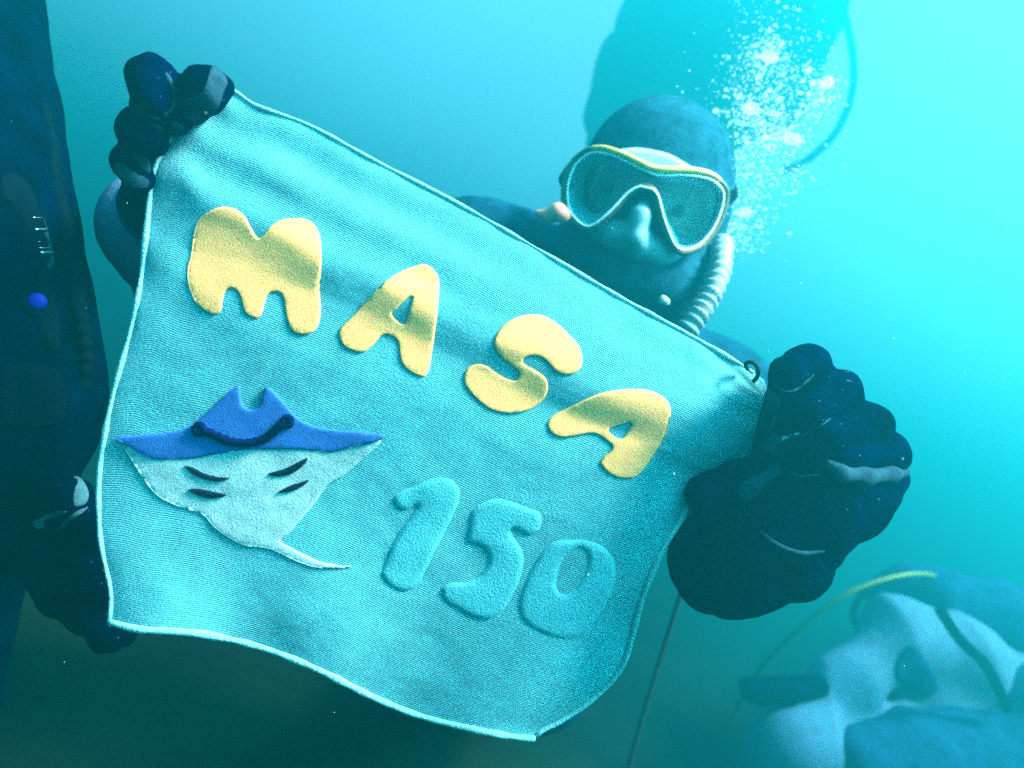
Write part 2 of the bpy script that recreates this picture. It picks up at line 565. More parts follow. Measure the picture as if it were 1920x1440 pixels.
def applique(name, outline, material, parent, holes=(), thick=0.0010, ramp=4, step=9, base=0.0, sm=4, label=None, surf=on_towel, puff=0.0):
    """a cut felt shape laid on the towel: outline in photograph pixels, draped over the cloth, with thickness"""
    loops = [np.array(catmull(l, sm, True)) for l in [outline, *holes]]
    pts, edges = [], []
    for lp in loops:
        s = len(pts)
        pts += [Vector((p[0], p[1])) for p in lp]
        edges += [(s + i, s + (i + 1) % len(lp)) for i in range(len(lp))]
    nb = len(pts)
    # a ring just inside the edge so that the edge turns over sharply, then a field of points
    o = loops[0]
    x0, y0 = o.min(0); x1, y1 = o.max(0)
    def is_in(x, y):
        return inside(loops[0], x, y) and not any(inside(h, x, y) for h in loops[1:])
    for lp in loops:
        for i in range(0, len(lp)):
            a = lp[i - 1]; b = lp[(i + 1) % len(lp)]
            t = b - a; L = np.linalg.norm(t) + 1e-9
            nn = np.array([-t[1], t[0]]) / L
            for off in (ramp * 0.35, ramp):
                for sg in (1, -1):
                    q = lp[i] + sg * nn * off
                    if is_in(*q) and seg_dist(q[0], q[1], loops) > off * 0.85:
                        pts.append(Vector((q[0], q[1])))
    yy = y0
    row = 0
    while yy < y1:
        xx = x0 + (step / 2 if row % 2 else 0)
        while xx < x1:
            if is_in(xx, yy) and seg_dist(xx, yy, loops) > ramp * 1.3:
                pts.append(Vector((xx, yy)))
            xx += step
        yy += step * 0.87
        row += 1
    vo, eo, fo, _, _, _ = delaunay_2d_cdt(pts, edges, [], 0, 1e-4)
    verts, faces = [], []
    for p in vo:
        d = seg_dist(p.x, p.y, loops)
        h = min(1, d / ramp)
        prof = math.sqrt(max(0, 1 - (1 - h) ** 2))
        ex = puff * (1 - math.exp(-d / 25.0))
        verts.append(surf(p.x, p.y, base + (thick + ex) * prof - (0.0006 if d < 0.3 else 0)))
    for f in fo:
        cx = sum(vo[i].x for i in f) / len(f); cy = sum(vo[i].y for i in f) / len(f)
        if is_in(cx, cy): faces.append(tuple(f))
    # orient towards the camera
    fixed = []
    for f in faces:
        a, b, c = verts[f[0]], verts[f[1]], verts[f[2]]
        nrm = (b - a).cross(c - a)
        fixed.append(f if nrm.dot(CAM - a) > 0 else tuple(reversed(f)))
    ob = mesh_obj(name, verts, fixed, material, parent)
    if label: ob['label'] = label
    return ob


L_M = [(358, 480), (365, 433), (377, 407), (400, 392), (420, 387), (443, 392), (460, 407), (473, 430), (484, 446), (497, 437), (513, 420), (533, 410), (560, 408), (583, 415), (597, 433), (602, 457), (603, 497), (600, 547), (602, 580), (597, 610), (583, 625), (563, 628), (547, 620), (537, 597), (533, 570), (528, 553), (517, 548), (503, 552), (497, 567), (492, 587), (483, 597), (470, 595), (458, 585), (452, 563), (445, 547), (433, 541), (423, 547), (418, 563), (415, 583), (403, 591), (390, 587), (373, 575), (360, 553), (353, 530), (352, 503)]
L_A1 = [(780, 498), (797, 495), (813, 505), (823, 523), (823, 553), (820, 590), (815, 630), (810, 663), (805, 693), (795, 707), (780, 704), (762, 693), (752, 680), (748, 660), (746, 643), (737, 632), (722, 628), (710, 635), (697, 650), (680, 661), (660, 658), (643, 648), (635, 627), (640, 613), (660, 593), (690, 560), (723, 527), (753, 508)]
H_A1 = [(773, 557), (760, 563), (743, 580), (735, 588), (743, 600), (757, 607), (763, 597), (768, 577)]
L_S = [(1092, 667), (1090, 687), (1077, 700), (1057, 703), (1040, 695), (1028, 682), (1017, 672), (1000, 667), (983, 672), (983, 682), (1003, 693), (1022, 707), (1028, 723), (1023, 743), (1007, 760), (983, 772), (953, 776), (923, 770), (900, 755), (880, 735), (870, 717), (871, 700), (880, 687), (897, 682), (913, 686), (930, 698), (947, 708), (962, 713), (970, 710), (973, 700), (963, 688), (943, 673), (930, 657), (926, 640), (933, 623), (950, 605), (973, 593), (1000, 589), (1023, 593), (1047, 608), (1070, 630), (1085, 647)]
L_A2 = [(1027, 790), (1040, 777), (1067, 763), (1100, 747), (1133, 735), (1173, 729), (1207, 730), (1233, 737), (1252, 752), (1258, 773), (1253, 800), (1243, 827), (1227, 853), (1207, 880), (1187, 895), (1163, 897), (1140, 887), (1125, 870), (1130, 858), (1142, 847), (1147, 837), (1137, 827), (1123, 817), (1107, 813), (1083, 817), (1057, 821), (1037, 815), (1027, 803)]
H_A2 = [(1183, 793), (1163, 795), (1142, 805), (1148, 815), (1163, 823), (1173, 813)]
L_1 = [(737, 945), (738, 930), (753, 918), (776, 910), (802, 898), (826, 893), (849, 899), (862, 915), (863, 938), (852, 965), (835, 1000), (817, 1035), (800, 1070), (788, 1093), (770, 1108), (750, 1110), (727, 1098), (714, 1079), (717, 1062), (730, 1029), (747, 997), (768, 968), (781, 948), (767, 957), (750, 958)]
L_5 = [(884, 956), (907, 939), (934, 933), (960, 939), (989, 950), (1012, 959), (1018, 977), (1010, 997), (992, 1006), (975, 1000), (960, 993), (966, 1008), (977, 1025), (984, 1047), (978, 1082), (963, 1117), (942, 1149), (916, 1163), (890, 1160), (861, 1146), (837, 1131), (826, 1117), (829, 1099), (849, 1090), (870, 1090), (893, 1082), (910, 1061), (914, 1044), (905, 1029), (890, 1022), (874, 1015), (878, 985)]
L_0 = [(1080, 1010), (1045, 1012), (1024, 1023), (1001, 1055), (983, 1093), (972, 1128), (975, 1155), (989, 1172), (1015, 1187), (1047, 1198), (1077, 1198), (1103, 1184), (1126, 1152), (1147, 1117), (1156, 1082), (1152, 1047), (1132, 1023), (1106, 1012)]
H_0 = [(1088, 1028), (1068, 1037), (1054, 1055), (1047, 1079), (1045, 1100), (1056, 1112), (1072, 1108), (1088, 1088), (1099, 1066), (1101, 1044)]
applique('letter', L_M, M['yellow'], towel_base, label='yellow felt letter M')
applique('letter', L_A1, M['yellow'], towel_base, holes=[H_A1], label='yellow felt letter A, the first of two')
applique('letter', L_S, M['yellow'], towel_base, label='yellow felt letter S')
applique('letter', L_A2, M['yellow'], towel_base, holes=[H_A2], label='yellow felt letter A nearest the gloved fist')
applique('numeral', L_1, M['aqua_felt'], towel_base, thick=0.0008, ramp=13, puff=0.0006, label='aqua felt numeral 1')
applique('numeral', L_5, M['aqua_felt'], towel_base, thick=0.0008, ramp=13, puff=0.0006, label='aqua felt numeral 5')
applique('numeral', L_0, M['aqua_felt'], towel_base, holes=[H_0], thick=0.0008, ramp=13, puff=0.0006, label='aqua felt numeral 0')

B_WHITE = [(236, 836), (258, 880), (290, 925), (330, 948), (378, 964), (400, 987), (427, 1007), (460, 1023), (493, 1027), (520, 1035), (550, 1050), (583, 1062), (610, 1066), (640, 1066), (662, 1062), (630, 1058), (600, 1052), (573, 1040), (547, 1027), (527, 1014), (540, 1003), (560, 980), (577, 960), (590, 945), (613, 912), (640, 895), (667, 873), (700, 843), (712, 824), (640, 828), (560, 826), (467, 826), (370, 838), (300, 842)]
B_BLUE = [(217, 820), (250, 816), (300, 812), (333, 807), (360, 797), (377, 783), (400, 763), (423, 740), (440, 727), (450, 724), (453, 743), (456, 758), (467, 767), (483, 765), (491, 753), (493, 737), (499, 725), (510, 729), (530, 750), (550, 773), (567, 788), (600, 800), (640, 806), (683, 809), (722, 816), (700, 830), (640, 843), (617, 847), (567, 843), (517, 842), (467, 843), (417, 850), (367, 858), (317, 862), (283, 858), (260, 847), (240, 833)]
patch = applique('manta_patch', B_WHITE, M['white_felt'], towel_base, thick=0.0012, label='felt manta ray patch with white belly')
applique('back_panel', B_BLUE, M['blue_felt'], patch, thick=0.0012, base=0.001, label='blue felt upper side of the manta ray')
for g in ([(347, 872), (363, 876), (393, 889), (435, 895), (410, 902), (383, 897), (360, 886)],
          [(353, 917), (373, 915), (400, 920), (427, 927), (400, 934), (373, 928)],
          [(503, 887), (533, 878), (560, 865), (577, 857), (573, 869), (553, 885), (523, 893)],
          [(520, 923), (547, 908), (580, 898), (570, 910), (547, 921)]):
    applique('gill_slit', g, M['dark_felt'], patch, thick=0.0012, ramp=4, step=6, base=0.0012)
mouth = catmull([(385, 806), (400, 811), (433, 826), (467, 829), (500, 820), (520, 804), (532, 794)], 5)
tube('mouth_stitch', [on_towel(p[0], p[1], 0.0030) for p in mouth], [0.0021 + 0.0008 * (i % 2) for i in range(len(mouth))], M['thread'], patch, 8)
for ex, ey in ((377, 803), (541, 789)):
    ring = [on_towel(ex + 8 * math.cos(a), ey + 8 * math.sin(a), 0.0030) for a in np.linspace(0, 2 * math.pi, 18, endpoint=False)]
    tube('eye_stitch', ring, 0.0019, M['thread'], patch, 8, closed=True)
loop_tag = catmull([(1402, 692, .474), (1398, 682, .468), (1410, 679, .464), (1421, 690, .465), (1420, 706, .468), (1412, 716, .470)], 5)
tube('hanging_loop', [P(*p) for p in loop_tag], 0.0014, M['rope'], towel_base, 7)


# ------------------------------------------------------------------ bodies, hands
def cp(a, b, ra, rb=None):
    """capsule from pixel/depth points; radii in photograph pixels at that depth"""
    rb = ra if rb is None else rb
    return (tuple(P(*a)), tuple(P(*b)), ra / FPX * a[2], rb / FPX * b[2])


def chain(pts, k=None):
    """pts: (px, py, depth, radius px)"""
    return [cp(pts[i][:3], pts[i + 1][:3], pts[i][3], pts[i + 1][3]) for i in range(len(pts) - 1)]


def body(name, parts, vox, material, parent, it=2, bump=None, grey=None, label=None):
    Vv, F = sdf_mesh(parts, vox, bump)
    Vv = smooth_verts(Vv, F, it)
    if grey:
        cen = Vv[F].mean(1)
        idx = [1 if any(np.linalg.norm(c - np.array(P(*g[:3]))) < g[3] / FPX * g[2] for g in grey) else 0 for c in cen]
        o = mesh_obj(name, Vv, F, None, parent, mats=[material, M['glove_grey']], midx=idx)
    else:
        o = mesh_obj(name, Vv, F, material, parent)
    if label: o['label'] = label
    return o


def wrinkle(amp, sc):
    def f(X, Y, Z):
        return amp * (np.sin(X * sc + 2 * np.sin(Y * sc * 0.6)) * np.sin(Z * sc * 0.8 + 1.5 * np.sin(X * sc * 0.5)) + 0.5 * np.sin(Y * sc * 1.9 + Z * sc * 1.3))
    return f


def creases(X, Y, Z):
    a = X * 0.9 + Z * 0.45 + 0.006 * np.sin(Z * 70) + 0.004 * np.sin(Y * 110)
    b_ = Z * 0.9 - X * 0.5 + 0.006 * np.sin(X * 80)
    return wrinkle(0.0009, 170)(X, Y, Z) + 0.0016 * np.exp(-np.abs(np.sin(a * 75)) * 5) + 0.0012 * np.exp(-np.abs(np.sin(b_ * 62 + 0.7)) * 6)


def pleats(X, Y, Z):
    a = X * 0.8 + Z * 0.6 + 0.05 * np.sin(Z * 9)
    b_ = X * 0.5 - Z * 0.9 + Y * 0.3
    return 0.016 * np.abs(np.sin(a * 17)) + 0.010 * np.abs(np.sin(b_ * 14 + 1)) - 0.013


def skin_line(name, pts, r, material, parent, sides=7, sink=0.3):
    tree = tree_of(parent)
    path = []
    for q in catmull([p[:2] for p in pts], 6):
        d = (P(q[0], q[1], 1) - CAM).normalized()
        hit, nrm, _, _ = tree.ray_cast(CAM, d)
        if hit is None: continue
        if nrm.dot(d) > 0: nrm = -nrm
        path.append(hit + nrm * (r * (0.5 - sink)))
    if len(path) < 3: return None
    n_ = len(path)
    return tube(name, path, [r * (0.35 + 0.65 * math.sin(math.pi * (i + .5) / n_) ** 0.5) for i in range(n_)], material, parent, sides)


_TREES = {}


def tree_of(ob):
    if ob.name not in _TREES:
        base = Vector(ob['wc'])
        _TREES[ob.name] = BVHTree.FromPolygons([v_.co + base for v_ in ob.data.vertices], [tuple(p_.vertices) for p_ in ob.data.polygons])
    return _TREES[ob.name]


def on_mesh(ob):
    tree = tree_of(ob)

    def f(px, py, lift=0.0):
        d = (P(px, py, 1) - CAM).normalized()
        hit, nrm, _, _ = tree.ray_cast(CAM, d)
        if hit is None:
            near, nrm, _, _ = tree.find_nearest(P(px, py, (Vector(ob['wc']) - CAM).dot(fwd)))
            hit = near
        if nrm.dot(d) > 0: nrm = -nrm
        return hit + nrm * lift
    return f


def line_on(name, pts, r, material, parent, sides=7):
    return tube(name, [P(*p) for p in catmull(pts, 6)], r, material, parent, sides)


# --- the diver who holds the towel
diver = empty('person', P(900, 1420, 1.15))
tag(diver, 'diver in black hood and yellow trimmed mask holding up the towel', 'person')
torso = [(0.05, chain([(1205, 470, .86, 95), (1190, 610, .93, 95), (1150, 760, 1.0, 165), (1030, 1020, 1.05, 165), (960, 1200, 1.10, 145)])
          + chain([(1150, 690, .98, 120), (965, 505, .98, 98), (880, 472, .96, 84)])
          + chain([(1150, 690, .98, 120), (1330, 740, 1.02, 95), (1400, 790, 1.02, 85)])
          + chain([(880, 472, .96, 82), (640, 720, .82, 82), (520, 700, .72, 80), (370, 520, .62, 84), (300, 400, .56, 80)])
          + chain([(1400, 790, 1.02, 84), (1290, 880, .92, 70), (1260, 900, .80, 70), (1335, 985, .65, 66), (1400, 1030, .53, 74)])
          + chain([(900, 1240, 1.12, 105), (860, 1180, 1.5, 80), (900, 1120, 1.9, 48)])
          + chain([(1010, 1260, 1.12, 105), (960, 1200, 1.5, 80), (980, 1140, 1.9, 48)]))]
body('suit', torso, 0.009, M['grey_suit'], diver, 2, wrinkle(0.001, 45))
# pale sleeve that shows below the raised hand
body('sleeve', [(0.02, chain([(400, 560, .64, 92), (310, 440, .585, 100), (282, 418, .575, 88)]))], 0.005, M['sleeve'], diver, 2)
# head and hood
HD = 0.83
head = [(0.02, chain([(1222, 325, HD, 108), (1212, 380, HD, 108)]) + chain([(1205, 440, HD, 88), (1195, 480, HD, 60)])
         + chain([(1212, 380, HD - .06, 22), (1196, 425, HD - .085, 24)]))]
body('head', head, 0.004, M['skin'], diver, 2)
hood = [(0.03, chain([(1236, 318, HD + .02, 128), (1230, 345, HD + .02, 130), (1218, 410, HD + .015, 126), (1190, 490, HD + .01, 116), (1165, 600, .90, 150)])
         + chain([(1185, 480, .86, 100), (1090, 500, .92, 90)])
         + chain([(1160, 520, HD - .03, 70), (1240, 540, HD - .03, 70)]))]
hm = sdf_mesh(hood, 0.0045)
hv, hf = smooth_verts(hm[0], hm[1], 3), hm[1]
# face opening: leave out the faces in front of the brow, eyes and nose
keep = []
for f in hf:
    c = Vector(np.mean([hv[i] for i in f], 0)) - CAM
    d = c.dot(fwd)
    x, y = 960 + FPX * c.dot(RT) / d, 720 - FPX * c.dot(UP) / d
    e = ((x - 1210) * .956 + (y - 370) * .292) / 122, (-(x - 1210) * .292 + (y - 370) * .956) / 82
    if e[0] ** 2 + e[1] ** 2 < 1 and d < HD: continue
    keep.append(f)
hob = mesh_obj('hood', hv, keep, M['hood'], diver)
for ex, ey in ((1140, 352), (1272, 396)):
    c = P(ex, ey, HD - .068)
    vv_, ff_ = sdf_mesh([(0.001, [(tuple(c), tuple(c + Vector((0.0005, 0, 0))), 0.007, 0.007)])], 0.002)
    mesh_obj('eye', vv_, ff_, M['dark_felt'], diver)

# --- dive mask
mask = empty('dive_mask', P(1210, 400, .75))
tag(mask, 'single lens dive mask with yellow top trim on the hooded diver', 'mask')
MASK = [(1113, 280), (1093, 288), (1073, 307), (1062, 333), (1058, 360), (1060, 387), (1068, 407), (1083, 423), (1097, 430), (1110, 427), (1130, 412), (1153, 390), (1173, 368), (1190, 355), (1207, 349), (1220, 353), (1230, 367), (1235, 387), (1242, 413), (1252, 440), (1263, 463), (1277, 473), (1297, 470), (1320, 457), (1343, 427), (1357, 393), (1362, 363), (1355, 347), (1337, 332), (1310, 325), (1277, 322), (1247, 323), (1220, 320), (1200, 310), (1173, 297), (1147, 285)]
mo = np.array(catmull(MASK, 4, True))


def mdepth(x, y, back=0.0):
    s = ((x - 1210) * .956 + (y - 370) * .292) / 150
    return .735 + .028 * s * s + back


outer = [P(x, y, mdepth(x, y)) for x, y in mo]
tube('frame', outer, 0.0036, M['frame'], mask, 10, closed=True)
cen_ = mo.mean(0)
inner = []
for x, y in mo:
    c = np.array([1140, 356]) if x < 1208 else np.array([1292, 402])
    q = np.array([x, y]) + (c - np.array([x, y])) * 0.075
    inner.append(q)
tube('lens_rim', [P(x, y, mdepth(x, y, -.0035)) for x, y in inner], 0.00125, M['rim'], mask, 8, closed=True)
lens = applique('lens', [tuple(p) for p in mo[::4]], glass, mask, thick=0.0, ramp=3, step=14, surf=lambda x, y, l: P(x, y, mdepth(x, y, .002)))
# silicone skirt: from the lens edge back and in to the face
nmo = len(mo)
rings = []
for t in np.linspace(0, 1, 7):
    ring = []
    for x, y in mo:
        c = np.array([1150, 352]) if x < 1208 else np.array([1280, 398])
        q = np.array([x, y]) + (c - np.array([x, y])) * (0.02 + 0.36 * t ** 0.8)
        ring.append(P(q[0], q[1], mdepth(x, y, .003 + .042 * t)))
    rings.append(ring)
sv = [p for r in rings for p in r]
sf = [(a * nmo + i, a * nmo + (i + 1) % nmo, (a + 1) * nmo + (i + 1) % nmo, (a + 1) * nmo + i) for a in range(6) for i in range(nmo)]
mesh_obj('skirt', sv, sf, M['skirt'], mask)
# outer flange of the skirt over brow and cheeks
fl = [(0.012, chain([(1110, 315, .775, 38), (1190, 318, .765, 44), (1250, 330, .765, 42), (1325, 365, .785, 36)])
       + chain([(1100, 400, .78, 34), (1150, 425, .77, 30), (1190, 445, .765, 34), (1240, 460, .77, 32), (1300, 445, .785, 34)]))]
del fl
tube('top_trim', [P(x, y, mdepth(x, y, -.004)) for x, y in catmull([(1108, 277), (1130, 277), (1150, 283), (1175, 293), (1200, 305), (1222, 315), (1250, 318), (1280, 318), (1312, 321), (1338, 329), (1352, 340)], 4)],
     [0.0012 + 0.0026 * math.sin(math.pi * i / 40) ** 0.5 for i in range(41)], M['yellow_trim'], mask, 10)
applique('brow_flange', [(1155, 283), (1187, 277), (1220, 280), (1253, 288), (1278, 301), (1300, 316), (1280, 322), (1250, 322), (1222, 320), (1200, 310), (1175, 297)], M['silicone'], mask, thick=0.004, ramp=8, step=8,
         surf=lambda x, y, l: P(x, y, .748 - l), label='pale silicone flange above the mask frame')
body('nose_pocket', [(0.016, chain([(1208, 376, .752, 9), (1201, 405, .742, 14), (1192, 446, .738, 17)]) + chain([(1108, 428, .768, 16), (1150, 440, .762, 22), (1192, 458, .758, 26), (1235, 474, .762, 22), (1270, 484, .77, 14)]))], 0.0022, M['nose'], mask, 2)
line_on('strap', [(1062, 345, .765), (1058, 335, .80), (1075, 310, .87), (1110, 290, .92)], 0.006, M['rubber'], mask)
line_on('strap', [(1358, 372, .765), (1372, 368, .80), (1370, 350, .87), (1340, 320, .92)], 0.006, M['rubber'], mask)
body('buckle', [(0.004, chain([(1056, 404, .752, 15), (1046, 398, .752, 17), (1026, 404, .756, 12), (1008, 400, .758, 7)]))], 0.002, M['orange'], mask, 1, label='orange strap buckle')

# --- regulator and hoses
reg = empty('regulator', P(1175, 600, .80))
tag(reg, 'black breathing regulator in the hooded diver\'s mouth, half hidden by the towel', 'regulator')
rc = P(1178, 548, .795)
ax = (CAM - rc).normalized() * 0.96 + UP * -0.22
ax.normalize()
prof = [(-.012, .020), (-.006, .029), (0, .034), (.008, .0355), (.013, .034), (.015, .030), (.0142, .0285), (.0142, .026), (.017, .0245), (.0185, .018), (.018, .0165), (.018, .013), (.020, .012), (.0205, .004)]
tube('housing', [rc + ax * a for a, _ in prof], [r for _, r in prof], M['rubber'], reg, 28)
body('exhaust_tee', [(0.01, chain([(1110, 590, .80, 26), (1170, 610, .79, 34), (1235, 625, .80, 26)]))], 0.003, M['rubber'], reg, 2)
body('mouthpiece', [(0.008, chain([(1190, 500, .80, 30), (1200, 480, .80, 34)]))], 0.003, M['rubber'], reg, 2)
pc = P(1245, 563, .742)
body('purge_button', [(0.002, chain([(1243, 562, .742, 9), (1249, 566, .742, 8)]))], 0.0018, M['silicone'], reg, 1)
line_on('hose', [(1110, 540, .79), (1070, 500, .83), (1010, 470, .90), (960, 480, .95)], 0.008, M['rubber'], reg)

hose_p = catmull([(1352, 455, .80), (1352, 490, .775), (1340, 535, .755), (1318, 575, .745), (1292, 612, .74), (1262, 655, .745), (1230, 720, .76)], 10)
ih = tube('corrugated_hose', [P(*p) for p in hose_p], [0.0105 + 0.0024 * math.sin(i * 1.9) for i in range(len(hose_p))], M['grey_hose'], None, 14)
tag(ih, 'pale grey ribbed inflator hose hanging beside the hooded diver\'s chin', 'hose')

# --- the gloves of the hooded diver
gl = [  # raised hand at the upper corner
    (0.006, chain([(290, 225, .455, 40), (284, 148, .422, 40), (290, 186, .406, 34)])),
    (0.006, chain([(355, 235, .455, 38), (352, 185, .430, 38), (388, 168, .412, 41), (408, 160, .414, 26)])),
    (0.006, chain([(300, 290, .460, 38), (262, 245, .435, 38), (285, 262, .418, 30)])),
    (0.006, chain([(300, 340, .470, 36), (248, 305, .445, 34), (258, 330, .430, 30)])),
    (0.008, chain([(345, 290, .490, 36), (350, 240, .460, 26), (332, 232, .418, 17)])),
    (0.02, chain([(330, 250, .480, 50), (310, 320, .490, 58), (300, 380, .53, 70)])),
]
g1 = body('glove', gl, 0.0017, M['glove'], diver, 2, wrinkle(0.0008, 230),
          label='navy neoprene glove pinching the towel\'s upper corner')
for pl in ([(307, 134), (317, 140), (326, 159), (328, 176), (334, 190), (329, 212), (309, 224), (305, 215), (317, 205), (324, 190), (322, 167), (313, 147)],
           [(400, 124), (420, 140), (426, 155), (420, 170), (411, 197), (397, 217), (374, 230), (351, 224), (338, 207), (336, 190), (353, 184), (372, 178), (384, 163), (390, 142)],
           [(257, 203), (280, 213), (305, 224), (309, 246), (292, 240), (272, 224)],
           [(316, 234), (329, 228), (343, 236), (342, 250), (329, 256), (317, 248)],
           [(224, 303), (249, 320), (278, 336), (276, 349), (255, 351), (228, 348), (214, 332), (214, 314)],
           [(257, 284), (274, 297), (282, 309), (280, 326), (263, 313), (251, 295)]):
    applique('palm_panel', pl, M['glove_grey'], g1, thick=0.0009, ramp=3, step=8, surf=on_mesh(g1))
gr = [  # clenched hand at the other end of the towel
    (0.007, chain([(1560, 765, .50, 44), (1512, 690, .462, 42), (1478, 702, .450, 31), (1452, 745, .450, 22)])),
    (0.007, chain([(1580, 800, .50, 46), (1572, 740, .465, 42), (1515, 772, .442, 30), (1464, 795, .448, 23)])),
    (0.007, chain([(1590, 850, .50, 46), (1624, 796, .468, 42), (1550, 822, .442, 30), (1480, 845, .448, 23)])),
    (0.007, chain([(1600, 880, .50, 44), (1664, 850, .470, 37), (1585, 868, .447, 27), (1500, 892, .450, 22)])),
    (0.020, chain([(1665, 905, .478, 38), (1600, 930, .470, 62), (1520, 960, .468, 78), (1440, 990, .48, 88)])),
    (0.025, chain([(1560, 850, .49, 62), (1530, 930, .48, 80), (1455, 1010, .48, 92), (1400, 1040, .49, 98)])),
    (0.020, chain([(1500, 1062, .485, 52), (1475, 1035, .485, 72), (1400, 1045, .49, 90), (1355, 1052, .505, 88), (1350, 1040, .54, 76)])),
    (0.010, chain([(1330, 930, .475, 46), (1400, 905, .470, 40), (1450, 880, .462, 34)])),
]
g2 = body('glove', gr, 0.0019, M['glove'], diver, 1, creases,
          label='navy neoprene glove clenched at the towel\'s other corner')
for pl in ([(1384, 927), (1396, 902), (1450, 871), (1465, 884), (1434, 912), (1407, 939)],
           [(1430, 722), (1446, 733), (1462, 752), (1455, 785), (1446, 812), (1434, 790), (1436, 750)]):
    applique('palm_panel', pl, M['glove_grey'], g2, thick=0.0009, ramp=3, step=10, surf=on_mesh(g2))
skin_line('seam', [(1452, 722, .432), (1470, 733, .424), (1488, 732, .424), (1510, 716, .430), (1525, 702, .438)], 0.0009, M['glove_grey'], g2)
skin_line('seam', [(1470, 815, .420), (1500, 818, .414), (1530, 803, .416), (1556, 785, .424)], 0.0009, M['glove_grey'], g2)
skin_line('seam', [(1475, 880, .430), (1500, 893, .424), (1535, 890, .424)], 0.0009, M['glove_grey'], g2)
body('palm_gusset', [(0.006, chain([(1553, 868, .432, 7), (1575, 888, .430, 14), (1620, 895, .440, 16), (1670, 890, .456, 14), (1698, 885, .466, 9)]))], 0.0016, M['glove_grey'], g2, 1)
skin_line('seam', [(1425, 995, .445), (1455, 1020, .440), (1500, 1037, .446), (1545, 1033, .462)], 0.0016, M['glove_grey'], g2)

# --- the diver cropped by the picture's edge
buddy = empty('person', P(40, 1300, .70))
tag(buddy, 'dark suited diver cut off by the picture edge, reaching behind the towel\'s lower corner', 'person')
bp_ = [(0.02, chain([(-222, -150, 0.66, 260), (-220, 60, 0.62, 260), (-194, 200, 0.58, 260), (-176, 330, 0.55, 260), (-152, 480, 0.53, 260), (-128, 620, 0.52, 260), (-104, 740, 0.53, 260), (-150, 830, 0.57, 260), (-240, 1000, 0.64, 260), (-320, 1400, 0.68, 260)])
        + chain([(150, 660, .53, 14), (166, 678, .53, 10)])
        + chain([(-60, 960, .60, 80), (60, 990, .58, 70), (120, 1050, .58, 50)]))]
body('suit', bp_, 0.005, M['suit'], buddy, 2, wrinkle(0.0009, 60))
gb = [(0.012, chain([(-40, 950, .58, 78), (60, 945, .555, 72), (110, 945, .55, 58)]) + chain([(60, 990, .56, 75), (120, 1060, .56, 66)])),
      (0.006, chain([(110, 1060, .56, 42), (165, 1110, .555, 36), (200, 1185, .56, 30), (235, 1190, .57, 22)])),
      (0.006, chain([(90, 1060, .57, 42), (150, 1130, .57, 36), (190, 1200, .575, 22), (215, 1205, .58, 16)])),
      (0.006, chain([(110, 1010, .55, 42), (165, 1040, .545, 36), (195, 1110, .55, 30)])),
      (0.006, chain([(70, 1060, .58, 42), (110, 1120, .59, 36), (160, 1175, .60, 22)])),
      (0.006, chain([(100, 930, .54, 46), (140, 935, .53, 32), (150, 950, .53, 26), (175, 1010, .535, 24)]))]
g3 = body('glove', gb, 0.0028, M['glove'], buddy, 1, creases , label='dark glove behind the towel\'s lower corner')
for pl in ([(60, 979), (69, 975), (90, 963), (122, 957), (123, 963), (101, 970), (84, 977), (82, 988), (70, 991)],
           [(107, 996), (120, 977), (142, 959), (166, 949), (157, 960), (131, 978)],
           [(128, 886), (150, 896), (163, 914), (166, 932), (159, 946), (140, 950), (136, 932), (140, 914), (144, 902)]):
    applique('palm_panel', pl, M['logo'], g3, thick=0.0009, ramp=3, step=9, surf=on_mesh(g3))
bh = [P(*p) for p in catmull([(78, 200, .57), (92, 270, .56), (102, 340, .545), (122, 420, .53), (134, 500, .52), (150, 590, .515), (160, 680, .52), (140, 770, .53)], 14)]
tube('inflator_hose', bh, [0.0052 + 0.0012 * math.sin(i * 1.7) for i in range(len(bh))], M['rubber'], buddy, 12)
bsuit = [o_ for o_ in buddy.children if o_.name.startswith('suit')][0]
for pl in ([(0, 330), (40, 335), (75, 400), (95, 520), (110, 640), (80, 650), (60, 540), (40, 420), (0, 370)],
           [(0, 690), (60, 680), (110, 700), (118, 780), (60, 800), (0, 790)]):
    applique('harness_panel', pl, M['rubber'], buddy, thick=0.004, ramp=6, step=14, surf=on_mesh(bsuit))
# clip and button on the harness
cl = empty('harness_clip', P(72, 500, .44))
tag(cl, 'steel barred clip on the dark diver\'s chest strap', 'clip')
on_b = on_mesh(bsuit)
applique('backing_plate', [(48, 404), (74, 402), (88, 440), (98, 500), (70, 506), (58, 450)], M['glove_grey'], cl, thick=0.003, ramp=5, step=8, surf=on_b)
for yy, x0_, x1_, rr in ((412, 54, 72, .0007), (434, 58, 80, .0011), (457, 64, 82, .0006), (468, 66, 86, .0007), (477, 68, 92, .0011)):
    tube('bar', [on_b(x0_ + (x1_ - x0_) * t, yy, .0034) for t in np.linspace(0, 1, 6)], rr, M['steel'], cl, 7)
bt = empty('inflator_button', P(68, 580, .43))
tag(bt, 'round blue button on the dark diver\'s inflator', 'button')
bc = on_b(67, 566, .001)
bn = (CAM - bc).normalized()
tube('button', [bc + bn * a for a in (-.002, .002, .004, .005, .0052)], [.0058, .0058, .0052, .003, .0004], M['blue_button'], bt, 20)
tube('collar', [on_b(67 + 24 * math.cos(a), 566 + 24 * math.sin(a), .001) for a in np.linspace(0, 2 * math.pi, 24, endpoint=False)], 0.0018, M['rubber'], bt, 8, closed=True)

